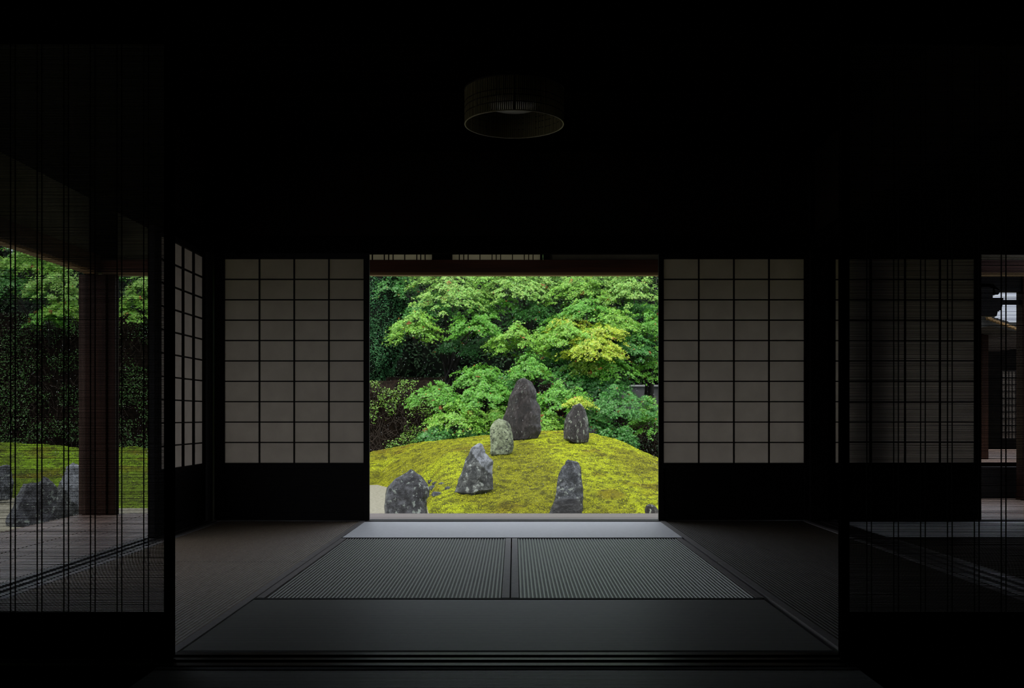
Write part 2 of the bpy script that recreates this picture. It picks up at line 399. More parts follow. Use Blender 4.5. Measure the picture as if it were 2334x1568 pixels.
tatami(.965, 1.945, 3.013, 4.92, 'y', M['rush_shaded'], 'shade-toned tatami mat behind the right reed screen, nearest the near sill')
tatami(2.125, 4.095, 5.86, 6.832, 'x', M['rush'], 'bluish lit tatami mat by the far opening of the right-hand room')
tatami(2.125, 3.11, 3.93, 5.86, 'y', M['rush_shaded'], 'lengthwise mat in the side room, next to the grooved divider sill')
tatami(3.11, 4.095, 3.93, 5.86, 'y', M['rush_shaded'], 'lengthwise mat in the side room, along its outer dark wall')
tatami(-.985, .945, 1.90, 2.848, 'x', M['rush_falloff'], 'crosswise tatami mat in front of the grooved near sill, cut by the picture bottom')

# ------------------------------------------------------------------ shoji screens
ROWS = 10; SHOJI_Z0 = .3845; SHOJI_Z1 = 1.738
def shoji(loc, rz, width, label, cols=4, lstile=.02, rstile=.036, papermat='paper', name='shoji_screen'):
    t = empty(name, loc, rz); tag(t, label, 'shoji screen', 'sliding shoji screens')
    d = .028; z0 = .006; z1 = KZ-.002 ; a = lstile; b = width-rstile
    MB().box(0, a, 0, d, z0, z1).box(b, width, 0, d, z0, z1).box(a, b, 0, d, SHOJI_Z1, z1).box(a, b, 0, d, SHOJI_Z0-.035, SHOJI_Z0).box(a, b, 0, d, z0, z0+.05).build('frame', M['black_wood_z'], t, bevel=.0015)
    la = MB(); bw = .0045
    for i in range(1, cols):
        x = a+(b-a)*i/cols; la.box(x-bw, x+bw, .002, .018, SHOJI_Z0, SHOJI_Z1)
    for j in range(1, ROWS):
        z = SHOJI_Z0+(SHOJI_Z1-SHOJI_Z0)*j/ROWS; la.box(a, b, .003, .017, z-.004, z+.004)
    la.build('lattice', M['black_wood_x'], t)
    MB().box(a, b, .0185, .0192, SHOJI_Z0, SHOJI_Z1).build('paper', M[papermat], t)
    MB().box(a, b, .010, .018, z0+.05, SHOJI_Z0-.035).build('lower_board', M['black_wood_x'], t)
    return t
def ux(u, Y): return (u-U0)*Y/F
shoji((ux(488, 6.85), 6.85, 0), 0, ux(841.5, 6.85)-ux(488, 6.85), 'papered shoji screen standing left of the wide garden opening', lstile=.068, rstile=.038)
shoji((ux(1501.5, 6.85), 6.85, 0), 0, ux(1847, 6.85)-ux(1501.5, 6.85), 'papered shoji screen standing right of the wide garden opening', lstile=.034, rstile=.039)
shoji((ux(1886, 6.86), 6.86, 0), 0, ux(2237, 6.86)-ux(1886, 6.86), 'dim shoji screen of the side room, seen through the right reed screen', lstile=.055, rstile=.04)
shoji((3.43, 6.86, 0), 0, .665, 'unseen narrow shoji screen added at the outer wall of the side room to block light', cols=3)  # out of view, added to narrow the opening and darken the side room floor
shoji((-2.045, 3.03, 0), math.radians(90), .92, 'unseen shoji screen added on the left veranda line to cut light near the reed screen')  # out of view, added to hold veranda light off the near mats
# left-hand side screen, stands along the veranda
shoji((-2.03, 5.898, 0), math.radians(90), .90, 'shoji screen seen edge-on between the room and left veranda', lstile=.05, rstile=.02)

# ------------------------------------------------------------------ reed screens in the near partition
def reed_screen(x0, x1, inner, u_pairs, label):
    y = 2.925; c = ((x0+x1)/2, y, 0)
    t = empty('reed_screen', c); tag(t, label, 'reed screen', 'reed sliding screens')
    zb = .135; ztop = KZ-.002; sw = .0235
    MB().box(x0, x0+sw, y-.014, y+.014, .006, ztop).box(x1-sw, x1, y-.014, y+.014, .006, ztop).box(x0+sw, x1-sw, y-.014, y+.014, ztop-.03, ztop).box(x0+sw, x1-sw, y-.014, y+.014, .006, .04).box(x0+sw, x1-sw, y-.014, y+.014, zb-.025, zb).build('frame', M['black_matte'], t, c, bevel=.001)
    MB().box(x0+sw, x1-sw, y-.004, y+.004, .04, zb-.025).build('lower_board', M['black_matte'], t, c)
    mb = MB(); z = zb; nseg = 10; r0 = .00122
    while z < ztop-.03:
        b = len(mb.v); rr = r0*random.uniform(.88, 1.12); sag = random.uniform(-.0004, .0004)
        for i in range(nseg+1):
            x = x0+sw+(x1-x0-2*sw)*i/nseg
            zz = z + sag*math.sin(i*.9+z*40) + random.uniform(-.00018, .00018)
            for k in range(4):
                a = math.pi*(k/2+.25)
                mb.v.append((x, y+rr*math.cos(a), zz+rr*math.sin(a)))
        for i in range(nseg):
            for k in range(4):
                q = b+4*i
                mb.f.append((q+k, q+(k+1) % 4, q+4+(k+1) % 4, q+4+k))
        z += .00315
    mb.build('reed_blind', M['reed'], t, c, smooth=True)
    th = MB()
    for x in u_pairs:
        for dx in (-.0066, .0066):
            th.box(x+dx-.0009, x+dx+.0009, y-.0024, y+.0024, zb, ztop-.03)
    th.build('binding_thread', M['thread'], t, c)
    return t
Yr = 2.925
pr = [ux(333.0-60.7*k, Yr) for k in range(13) if ux(333.0-60.7*k, Yr) > -1.90]
reed_screen(-1.96, ux(396, Yr), 1, pr, 'tall reed sliding screen in front of the left veranda and its garden rocks')
pr = [ux(1981+61.3*k, Yr) for k in range(13) if ux(1981+61.3*k, Yr) < 1.86]
reed_screen(ux(1914, Yr), 1.925, 0, pr, 'tall reed sliding screen in front of the right-hand shoji and side room')

# ------------------------------------------------------------------ ceiling lamp
lx, ly, lz0, lz1, lr_ = 0.0, 5.2, 2.160, 2.335, .248
t = empty('ceiling_lamp', (lx, ly, CE)); tag(t, 'round drum ceiling lamp of fine vertical reeds, unlit, hanging in the dark room', 'ceiling lamp')
off = (lx, ly, CE)
mb = MB(); nn = 150
for k in range(nn):
    a = 2*math.pi*k/nn; rr = lr_ + random.uniform(-.0012, .0012); wv = .0042
    cx, cy = lx+rr*math.cos(a), ly+rr*math.sin(a)
    tx, ty = -math.sin(a)*wv, math.cos(a)*wv; nx, ny = math.cos(a)*.0015, math.sin(a)*.0015
    b = len(mb.v)
    for zz in (lz0+.006, lz1-.006):
        mb.v += [(cx-tx-nx, cy-ty-ny, zz), (cx+tx-nx, cy+ty-ny, zz), (cx+tx*.6+nx, cy+ty*.6+ny, zz), (cx-tx*.6+nx, cy-ty*.6+ny, zz)]
    for i in range(4):
        j = (i+1) % 4; mb.f.append((b+i, b+j, b+4+j, b+4+i))
mb.build('shade', M['shade'], t, off)
def ring(z, r, rad, name, mat, n=64):
    mb = MB(); b = 0
    for k in range(n):
        a = 2*math.pi*k/n
        for q in range(8):
            c = 2*math.pi*q/8
            R = r+rad*math.cos(c)
            mb.v.append((lx+R*math.cos(a), ly+R*math.sin(a), z+rad*math.sin(c)))
    for k in range(n):
        for q in range(8):
            a0 = k*8; a1 = ((k+1) % n)*8
            mb.f.append((a0+q, a1+q, a1+(q+1) % 8, a0+(q+1) % 8))
    return mb.build(name, mat, t, off, smooth=True)
ring(lz0+.002, lr_, .0035, 'bottom_rim', M['rim']); ring(lz1, lr_, .005, 'top_rim', M['black_wood_x'])
for zz in (lz0+.045, lz0+.078, lz0+.105): ring(zz, lr_+.001, .0022, 'hoop', M['black_wood_x'])
for a in (-90, -110, 0, 90, 180):
    aa = math.radians(a); x, y = lx+(lr_+.001)*math.cos(aa), ly+(lr_+.001)*math.sin(aa)
    q = .0028 if a == -90 else .0016
    MB().tube([(x, y, lz0), (x, y, lz1)], q, 6).build('upright_strip', M['black_wood_z'], t, off)
mb = MB()
for k in range(4):
    a = math.radians(45+90*k)
    mb.tube([(lx, ly, lz1), (lx+lr_*math.cos(a), ly+lr_*math.sin(a), lz1)], .003, 6)
mb.build('spider_frame', M['black_wood_x'], t, off)
MB().tube([(lx, ly, CE-.002), (lx, ly, CE-.035), (lx, ly, lz1-.03)], [.05, .05, .012], 20).build('ceiling_mount', M['black_wood_x'], t, off, smooth=False)
mb = MB(); prof = [(.03, lz1-.03), (.10, lz1-.04), (.135, lz1-.06), (.12, lz1-.085), (.06, lz1-.095), (.002, lz1-.097)]
for i, (r_, z_) in enumerate(prof):
    for k in range(32): mb.v.append((lx+r_*math.cos(2*math.pi*k/32), ly+r_*math.sin(2*math.pi*k/32), z_))
for i in range(len(prof)-1):
    for k in range(32): mb.f.append((i*32+k, i*32+(k+1) % 32, (i+1)*32+(k+1) % 32, (i+1)*32+k))
mb.build('glass_globe', M['white_glass'], t, off, smooth=True)

# ================================================================== THE VERANDA
DZ = -.05; DX = -3.27; DY = 7.92                       # deck level, outer edges
def deck(name, x0, x1, y0, y1, along, mat, nb, z=DZ, th=.035):
    mb = MB(); wdt = (y1-y0) if along == 'x' else (x1-x0)
    for i in range(nb):
        a = wdt*i/nb+.0008; b = wdt*(i+1)/nb-.0008; dz = random.uniform(-.0015, .0015)
        if along == 'x': mb.box(x0, x1, y0+a, y0+b, z-th, z+dz)
        else: mb.box(x0+a, x0+b, y0, y1, z-th, z+dz)
    return struct(name, mb, mat)
tag(deck('veranda_deck', -2.12, 4.10, 6.95, DY, 'x', M['deck_x'], 6), 'weathered board veranda floor outside the wide garden opening', 'veranda floor')
tag(deck('veranda_deck', DX, -2.125, -1.0, DY, 'y', M['deck_y'], 7), 'weathered board veranda floor along the open left side of the room', 'veranda floor')
tag(deck('corridor_deck', 3.45, 6.6, DY+.03, 9.35, 'x', M['deck_x'], 8), 'board floor of the corridor beyond the side room opening', 'corridor floor')
# deck edge beams and underside
struct('veranda_edge_beam', MB().box(DX-.02, 3.4, DY, DY+.05, -.2, -.055), M['red_wood_x'], 'brown edge board under the far veranda floor', 'beam')
struct('veranda_edge_beam', MB().box(DX-.05, DX, -1.0, DY, -.2, -.055), M['red_wood_y'], 'brown edge board under the left veranda floor', 'beam')
# outer posts, beam, transom wall, eave
BY0, BY1 = 7.82, 7.94; BX0, BX1 = -3.25, -3.13
zb0 = EYE+(950-620.5)*7.82/F; zb1 = EYE+(950-592)*7.82/F
struct('veranda_beam', MB().box(BX0, 4.3, BY0, BY1, zb0, zb1), M['red_wood_x'], 'reddish brown beam across the top of the garden view', 'beam')
struct('veranda_beam', MB().box(BX0, BX1, -1.0, BY0-.01, zb0, zb1+.03), M['red_wood_y'], 'dark beam over the left veranda edge behind the reed screen', 'beam')
struct('beam_molding', MB().box(BX1, 4.3, BY0+.02, BY1-.02, zb0-.018, zb0), M['tan_wood'], 'light brown strip under the reddish veranda beam', 'molding')
struct('beam_molding', MB().box(BX0+.02, BX1-.02, -1.0, BY0, zb0-.018, zb0), M['tan_wood'], 'light brown strip under the left veranda beam', 'molding')
zt0 = zb1+.004; zt1 = 2.36
struct('wall_veranda_far', MB().box(-3.02, -2.25, 7.86, 7.89, zt0, zt1), M['plaster_olive'])
struct('wall_veranda_right', MB().box(ux(1253, 7.86), 4.2, 7.86, 7.89, zt0, zt1), M['plaster_cream'])
struct('wall_veranda_left', MB().box(-3.20, -3.17, -1.0, 5.95, zb1+.03, zt1).box(-3.20, -3.17, 6.05, 7.70, zb1+.03, zt1), M['plaster_olive'])
struct('veranda_header', MB().box(BX0, 4.3, BY0, BY1, zt1, 2.64), M['black_wood_x'], 'dark upper beam above the veranda transom', 'beam')
struct('veranda_header', MB().box(BX0, BX1, -1.0, BY0-.01, zt1, 2.655), M['black_wood_y'], 'dark upper beam above the left veranda transom', 'beam')
def transom(u0, u1, bars, label):
    Y = 7.86; x0, x1 = ux(u0, Y), ux(u1, Y); c = (x0, Y, zt0)
    t = empty('transom_window', c); tag(t, label, 'transom window', 'lattice transom windows')
    MB().box(x0-.02, x0, Y-.02, Y+.03, zt0, zt1).box(x1, x1+.02, Y-.02, Y+.03, zt0, zt1).box(x0, x1, Y-.02, Y+.03, zt1-.03, zt1).build('frame', M['black_wood_x'], t, c)
    mb = MB()
    for u in bars: mb.box(ux(u, Y)-.0035, ux(u, Y)+.0035, Y-.01, Y+.012, zt0, zt1-.03)
    for z in (zt0+.12, zt0+.26): mb.box(x0, x1, Y-.008, Y+.010, z-.003, z+.003)
    mb.build('lattice', M['black_wood_x'], t, c)
    MB().box(x0, x1, Y+.0125, Y+.0135, zt0, zt1-.03).build('paper', M['paper_dim'], t, c)
transom(515, 985, [u for k in range(6) for u in (849-74*k, 876-74*k, 886-74*k, 896-74*k, 922.5-74*k) if 530 < u-0]+[950, 959, 969], 'transom window with black bars above the beam, at the left end of the garden opening')
transom(1031, 1231, [1047, 1057, 1067, 1094, 1121.5, 1131, 1141, 1168, 1195, 1205, 1215], 'transom window with black bars above the beam, over the middle of the garden opening')
struct('transom_stub_post', MB().box(ux(987, 7.86), ux(1029, 7.86), 7.84, 7.92, zt0, zt1), M['black_wood_z'], 'short black stub post between the two barred transom windows', 'post')
struct('transom_stub_post', MB().box(ux(1238, 7.86), ux(1252.8, 7.86), 7.84, 7.92, zt0, zt1), M['black_wood_z'], 'thin black stub post where the barred transom meets plain plaster', 'post')
# corner post: squared post with a door jamb either side
t = empty('veranda_corner_post', (-3.155, 7.86, DZ)); tag(t, 'reddish brown veranda corner post behind the left reed screen', 'post'); o3 = (-3.155, 7.86, DZ); t['kind'] = 'thing'
MB().box(-3.235, -3.075, 7.78, 7.93, DZ+.002, zb0-.02).build('shaft', M['red_wood_z'], t, o3, bevel=.006)
MB().box(-3.29, -3.24, 7.80, 7.90, DZ+.002, zb0-.02).build('door_jamb', M['jamb_edge'], t, o3, bevel=.003)
MB().box(-3.07, -3.015, 7.80, 7.88, DZ+.002, zb0-.02).build('door_jamb', M['red_wood_z'], t, o3, bevel=.003)
struct('transom_stub_post', MB().box(-3.24, -3.04, 7.76, 7.94, zb1+.035, zt1).box(-3.24, -3.04, 7.825, 7.94, zb1+.001, zb1+.035), M['black_matte'], 'black stub post above the veranda corner post', 'post')
struct('transom_stub_post', MB().box(-3.23, -3.14, 5.95, 6.05, zb1+.035, zt1), M['black_wood_z'], 'black stub post above the left veranda beam', 'post')
t = empty('veranda_post', (3.42, 7.88, DZ)); tag(t, 'brown veranda post outside the side room', 'post')
MB().box(3.36, 3.48, 7.82, 7.94, DZ+.003, zb0-.02).build('shaft', M['red_wood_z'], t, (3.42, 7.88, DZ), bevel=.006)
MB().box(3.355, 3.485, 7.815, 7.945, DZ+.003, DZ+.05).build('foot_band', M['black_wood_z'], t, (3.42, 7.88, DZ))
# shutter standing outside the right-hand shoji
t = empty('wooden_shutter', (2.37, 7.0, DZ)); tag(t, 'reddish wooden shutter leaning behind the side room shoji paper', 'shutter')
MB().box(2.245, 2.50, 6.985, 7.01, DZ+.003, 1.75).build('board_panel', M['red_wood_z'], t, (2.37, 7.0, DZ))
MB().box(2.245, 2.27, 6.975, 6.985, DZ+.003, 1.75).box(2.475, 2.50, 6.975, 6.985, DZ+.003, 1.75).build('stile', M['black_wood_z'], t, (2.37, 7.0, DZ))
# eaves: sloping roof over the verandas, with rafters
def roof_slab(name, pts, th, mat, label):
    mb = MB(); b = pts
    mb.v = [tuple(p) for p in b]+[(p[0], p[1], p[2]+th) for p in b]
    mb.f = [(3,2,1,0), (4,5,6,7), (0,1,5,4), (1,2,6,5), (2,3,7,6), (3,0,4,7)]
    return struct(name, mb, mat, label, 'roof')
EO = 0.5
roof_slab('veranda_roof', [(-2.10-1.15-EO, DY+EO, 2.56), (6.9, DY+EO, 2.56), (6.9, 6.90, 2.80), (-2.10, 6.90, 2.80)], .06, M['roof_tile'], 'dark eave over the far veranda')
roof_slab('veranda_roof', [(-2.10-1.15-EO, DY+EO, 2.56), (-2.10, 6.90, 2.80), (-2.10, -3, 2.80), (-2.10-1.15-EO, -3, 2.56)], .06, M['roof_tile'], 'dark eave over the left veranda')
struct('roof', MB().box(-2.14, 4.3, -3, 6.95, 2.62, 2.80), M['roof_tile'])

# ------------------------------------------------------------------ corridor and the hall across, far right
t = empty('corridor_post', (4.52, 9.2, DZ)); tag(t, 'reddish corridor post standing at the picture edge beyond the side room', 'post')
MB().box(ux(2316, 9.27), ux(2316, 9.27)+.12, 9.15, 9.27, DZ+.003, 2.02).build('shaft', M['red_wood_z'], t, (4.52, 9.2, DZ), bevel=.004)
MB().box(ux(2316, 9.27)-.004, ux(2316, 9.27)+.124, 9.146, 9.274, DZ+.003, DZ+.06).build('foot_band', M['red_wood_z'], t, (4.52, 9.2, DZ))
def ZV(v, Y): return EYE-(v-V0)*Y/F
struct('corridor_board_wall', MB().box(3.4, 6.6, 9.37, 9.42, -.5, ZV(1064, 9.37)), M['black_wood_x'], 'low black board wall along the corridor floor', 'wall')
struct('corridor_beam', MB().box(3.5, 6.6, 9.17, 9.25, ZV(664, 9.17), ZV(640, 9.17)+.1), M['black_wood_x'], 'black beam over the corridor opening', 'beam')
struct('corridor_rail', MB().box(3.5, 6.6, 9.19, 9.22, ZV(694, 9.19), ZV(683, 9.19)), M['black_wood_x'], 'thin black cross rail under the corridor beam', 'beam')
def uz(pts, Y): return [(ux(u, Y), ZV(v, Y)) for u, v in pts]
br = MB().prism(uz([(2225,648),(2257,648),(2262,664),(2264,672),(2270,672),(2274,664),(2282,664),(2282,650)], 9.1), 9.05, 9.14)
br.prism(uz([(2225,655),(2257,655),(2257,680),(2281,680),(2280,694),(2276,707),(2268,712),(2266,722),(2225,722)], 9.1), 9.05, 9.14)
tag(br.build('roof_bracket', M['black_wood_x']), 'stepped black roof bracket beside the small patch of sky', 'bracket')
struct('corridor_roof', MB().box(3.5, 6.6, 8.75, 9.6, 2.02, 2.08), M['red_wood_x'], 'brown roof underside over the corridor', 'roof')
# hall across
t = empty('temple_hall', (9.5, 19, -.5)); tag(t, 'dark wooden hall across the garden with lit floor edge and small shoji', 'building'); o3 = (9.5, 19, -.5)
zf = ZV(1047, 17)
MB().box(6.6, 14, 17.0, 22.5, zf-.05, zf).build('floor_edge', M['deck_x'], t, o3)
MB().box(6.6, 14, 17.15, 17.3, -.5, zf-.05).build('base_board', M['black_matte'], t, o3)
MB().box(6.6, 14, 22.3, 22.5, zf, 2.4).box(6.5, 6.6, 20.8, 22.5, zf, 2.4).build('back_wall', M['black_matte'], t, o3)
MB().box(ux(2239, 17.05), ux(2253, 17.05), 17.05, 17.15, zf, 2.2).build('post', M['red_wood_z'], t, o3)
ps = MB().box(ux(2284, 21), ux(2315, 21), 21.0, 21.01, ZV(1000, 21), ZV(846, 21)).build('shoji_paper', M['paper'], t, o3)
mb = MB()
for k in range(11):
    z = ZV(1000, 21)+(ZV(846, 21)-ZV(1000, 21))*k/10; mb.box(ux(2283, 20.98), ux(2316, 20.98), 20.97, 20.99, z-.012, z+.012)
for k in range(5):
    x = ux(2284, 20.98)+(ux(2315, 20.98)-ux(2284, 20.98))*k/4; mb.box(x-.008, x+.008, 20.97, 20.99, ZV(1000, 21), ZV(846, 21))
mb.build('shoji_lattice', M['black_wood_x'], t, o3)
rf = MB().prism(uz([(2180,690),(2240,697),(2252,714),(2262,722),(2300,734),(2420,736),(2560,745),(2560,762),(2330,760),(2300,752),(2256,742),(2180,760)], 16.2), 16.2, 20.5)
rf.build('roof', M['roof_tile'], t, o3)
eb = MB().prism(uz([(2238,694),(2244,706),(2252,728),(2262,731),(2300,745),(2330,756),(2330,751),(2300,740),(2262,726),(2256,722),(2246,700),(2240,690)], 16.1), 16.08, 16.16)
eb.build('gable_board', M['tan_wood'], t, o3)

# ================================================================== THE GARDEN
G = -.5
crest = [(-400,1010,20),(0,1012,20),(90,1018,20),(180,1028,20),(300,1024,20.5),(500,1030,21),(700,1036,21),(842,1035,21),(900,1021,20.8),(960,1012,20.6),(1020,1005,20.4),(1100,999,20.2),(1180,991,20),(1245,985,20),(1300,987,20),(1350,993,20),(1400,1003,20),(1440,1022,20),(1470,1040,20),(1500,1060,20),(1560,1083,20),(1700,1092,20),(2400,1094,20)]
cX = np.array([(u-U0)/F*y for u, v, y in crest]); cH = np.array([EYE-(v-V0)*y/F for u, v, y in crest]); cY = np.array([y for u, v, y in crest])
ft = [(-14,16),(-7.4,15.2),(-6,13.4),(-4.2,13.4),(-3.2,17.5),(-2.4,18.1),(-1.9,16.8),(-1.3,15.0),(-1.05,12.7),(-.8,12.1),(4,12.0),(12,12.0)]
fX = np.array([a for a, b in ft]); fY = np.array([b for a, b in ft])
def hgt(X, Y):
    X = np.asarray(X, float); Y = np.asarray(Y, float)
    Hc = np.interp(X, cX, cH); Yc = np.interp(X, cX, cY); Yf = np.interp(X, fX, fY) + .25*(fbm(X*1.3+5, Y*0+3.3)-.5)
    t = np.clip((Y-Yf)/(Yc-Yf), 0, 1); s = t*(2-t)
    h = G+(Hc-G)*s
    over = np.clip(Y-Yc, 0, None)
    h = np.where(Y > Yc, np.maximum(Hc-.05*over-.03*over**2, G), h)
    return h
def hit(u, v, y0=10.0):
    for Y in np.arange(y0, 24, .02):
        X = (u-U0)*Y/F
        if EYE-(v-V0)*Y/F <= float(hgt(X, Y)): return Y
    return 20.0

struct('gravel_court', MB().box(-18, 16, 6.9, 20, G-.1, G).box(-18, -3.3, -2, 6.9, G-.1, G), M['gravel'], 'raked pale gravel court between the veranda and the moss mound', 'gravel')
# soil behind
def grid(xs, ys, fz):
    X, Y = np.meshgrid(xs, ys); Z = fz(X, Y)
    V = np.stack([X, Y, Z], -1).reshape(-1, 3); w_ = len(xs)
    i, j = np.meshgrid(np.arange(w_-1), np.arange(len(ys)-1)); q = (j*w_+i).ravel()
    Fc = np.stack([q, q+1, q+w_+1, q+w_], -1)
    return V, Fc
mb = MB(); V, Fc = grid(np.linspace(-18, 16, 60), np.linspace(19.0, 34, 24), lambda X, Y: hgt(X, Y)-.05)
mb.v = [tuple(p) for p in V]; mb.f = [tuple(int(a) for a in f) for f in Fc]
struct('garden_soil', mb, M['soil'], 'dark soil under the trees behind the moss mound', 'soil')

# moss carpet with tufts
def moss_patch(name, x0, x1, y1, dx, ntuft, label, tnt=(1, 1, 1)):
    xs = np.arange(x0, x1, dx); ny = 230
    X = np.repeat(xs[None, :], ny, 0)
    Yf = np.interp(xs, fX, fY)-.05; Yc = np.interp(xs, cX, cY)+.9
    s = (np.linspace(0, 1, ny)**1.15)[:, None]
    Y = Yf[None, :]+(Yc-Yf)[None, :]*s + 0
    lump = (fbm(X*1.6, Y*2.6)-.5)*.10 + (fbm(X*9+3, Y*9+8, 3)-.5)*.035 + (vnoise(X*26, Y*26)-.5)*.024
    edge = np.clip(s*14, 0, 1)
    Z = hgt(X, Y)+lump*edge+.018*edge-.01*(1-edge)
    V = np.stack([X, Y, Z], -1).reshape(-1, 3); w_ = len(xs)
    i, j = np.meshgrid(np.arange(w_-1), np.arange(ny-1)); q = (j*w_+i).ravel()
    Fc = np.stack([q, q+1, q+w_+1, q+w_], -1)
    def mosscol(x, y, jit):
        a = fbm(x*.9+40, y*.45+9, 3); b = fbm(x*14+2, y*14+70, 2); c = jit
        base = np.array([.29, .30, .014])*np.array(tnt); bright = np.array([.42, .48, .016])*np.array(tnt); olive = np.array([.045, .042, .010]); rust = np.array([.20, .13, .012])
        k1 = np.clip((a-.46)*7, 0, 1)[:, None]; k2 = np.clip((.56-b)*3.0+c*2.4-1.0, 0, 1)[:, None]; k3 = np.clip((fbm(x*1.7+90, y*1.7, 3)-.62)*8, 0, 1)[:, None]
        col = base*(1-k1)+bright*k1
        col = col*(1-.6*k3)+rust*.6*k3
        return col*(1-.75*k2)+olive*.75*k2
    fc_c = V[Fc[:, 0]]
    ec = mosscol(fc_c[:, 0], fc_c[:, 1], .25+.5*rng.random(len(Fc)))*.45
    # tufts
    tx = rng.uniform(x0, x1, ntuft); ts = rng.random(ntuft)
    ty = np.interp(tx, fX, fY)+(np.interp(tx, cX, cY)+.6-np.interp(tx, fX, fY))*ts
    lz = (fbm(tx*1.6, ty*2.6)-.5)*.10 + (fbm(tx*9+3, ty*9+8, 3)-.5)*.035 + .018
    tz = hgt(tx, ty)+lz*np.clip(ts*14, 0, 1)+rng.uniform(-.003,.006,ntuft)
    pos = np.stack([tx, ty, tz], -1)
    nr = np.stack([rng.normal(0, .8, ntuft), -np.abs(rng.normal(.7, .5, ntuft)), rng.uniform(.3, 1.6, ntuft)], -1)
    # blade grows along b = cross(n, cross(n, a)); choose a so that b points up
    spin = np.tile(np.array([[0, 0, -1.0]]), (ntuft, 1)) + rng.normal(0, .9, (ntuft, 3))
    col = mosscol(tx, ty, rng.random(ntuft))*rng.uniform(.75, 1.35, (ntuft, 1))
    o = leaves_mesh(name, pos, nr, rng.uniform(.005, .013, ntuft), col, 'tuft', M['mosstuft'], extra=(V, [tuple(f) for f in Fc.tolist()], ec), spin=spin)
    tag(o, label, 'moss', kind='stuff'); return o
moss_patch('moss', -3.3, 6.0, 21, .02, 420000, 'bright yellow green moss covering the mound with the standing rocks')
moss_patch('moss', -12, -3.25, 21, .03, 110000, 'green moss bank behind the left rocks, seen through the reed screen', (.62, .95, 1.3))

# ------------------------------------------------------------------ rocks
def rock(name, crop, pts, mat, label, base_v=None, Y=None, depth=.75, seed=0, rough=.03, group=None, lean=.35, nlev=44, M_=64, cat='rock', sharp=6):
    ox, oy, sc = crop
    pts = [(ox+x/sc, oy+y/sc) for x, y in pts]
    us = [p[0] for p in pts]; vs = [p[1] for p in pts]
    if Y is None: Y = hit((min(us)+max(us))/2, base_v if base_v else max(vs)-1)
    vmin, vmax = min(vs), max(vs)
    base = Vector(((min(us)+max(us))/2, 0, 0)); cxw = ux(base.x, Y)
    zb = ZV(vmax, Y); ztp = ZV(vmin, Y)
    def span(v):
        xs = []
        for i in range(len(pts)):
            (xa, ya), (xb, yb) = pts[i], pts[(i+1) % len(pts)]
            if (ya-v)*(yb-v) <= 0 and ya != yb:
                xs.append(xa+(xb-xa)*(v-ya)/(yb-ya))
        return (min(xs), max(xs)) if xs else None
    r = random.Random(seed)
    nc = sharp+r.randint(0, 2); ang = sorted([2*math.pi*(k+r.uniform(-.28, .28))/nc for k in range(nc)])
    cor = [(math.cos(a)*r.uniform(.85, 1.1), math.sin(a)*r.uniform(.85, 1.1)) for a in ang]
    def cross(a):   # ray/polygon distance, mixed with an ellipse so edges stay a little worn
        c, s_ = math.cos(a), math.sin(a); best = 1.0
        for i in range(nc):
            (x1, y1), (x2, y2) = cor[i], cor[(i+1) % nc]
            d = (c*(y2-y1)-s_*(x2-x1))
            if abs(d) < 1e-9: continue
            t_ = (x1*(y2-y1)-y1*(x2-x1))/d; u_ = (x1*s_-y1*c)/d
            if t_ > 0 and -1e-6 <= u_ <= 1+1e-6: best = t_; break
        return best*.8+.2
    prof = [(cross(2*math.pi*k/M_)*math.cos(2*math.pi*k/M_), cross(2*math.pi*k/M_)*math.sin(2*math.pi*k/M_)) for k in range(M_)]
    lo = min(p[0] for p in prof); hi = max(p[0] for p in prof)
    prof = [((p[0]-lo)/(hi-lo)*2-1, p[1]) for p in prof]
    mb = MB(); H = ztp-zb; wmax = (max(us)-min(us))*Y/F
    levels = [-.22]+[1-(1-k/(nlev-1))**1.25 for k in range(nlev)]
    nz = Vector((seed*3.7, seed*1.3, seed*7.1))
    for li, tt in enumerate(levels):
        v = vmax-(vmax-vmin)*min(max(tt, .004), .992)
        sp = span(v) or (base.x-2, base.x+2)
        xl, xr = ux(sp[0], Y), ux(sp[1], Y); cx = (xl+xr)/2; hw = (xr-xl)/2
        z = zb+H*tt if tt < 1 else ztp
        if tt > .992: hw *= .35
        dd = depth*(wmax/2)*(hw/(wmax/2))**.75
        cy = Y + dd*.0 + lean*max(tt, 0)*depth*wmax*.35
        for (px_, py_) in prof:
            p = Vector((cx+px_*hw, cy+py_*dd, z))
            q = (p-Vector((cxw, Y, zb)))/max(wmax, .2)
            n1 = mnoise.fractal(q*2.3+nz, 1.0, 2.1, 5); n2 = mnoise.ridged_multi_fractal(q*1.7+nz*2, 1.0, 2.0, 4, 1.0, 2.0)-1.1
            n3 = abs(mnoise.noise(q*9+nz))-.25; dsp = wmax*(rough*n1+rough*.9*n2-rough*.35*n3)
            d = Vector((px_*.35, py_, 0)); d = d.normalized() if d.length > 0 else d
            p = p+d*dsp + Vector((0, 0, dsp*.3*(1 if 0 < tt < .95 else 0)))
            mb.v.append(tuple(p))
    nl = len(levels)
    for i in range(nl-1):
        for k in range(M_):
            mb.f.append((i*M_+k, i*M_+(k+1) % M_, (i+1)*M_+(k+1) % M_, (i+1)*M_+k))
    mb.f.append(tuple(range(M_-1, -1, -1))); mb.f.append(tuple(range((nl-1)*M_, nl*M_)))
    o = mb.build(name, mat, off=(cxw, Y, zb))
    return tag(o, label, cat, group or 'garden rocks')
C1 = (1100, 850, 7.838); C2 = (860, 1000, 8.254); C3 = (1240, 1030, 8.644); C4 = (0, 900, 2.348)
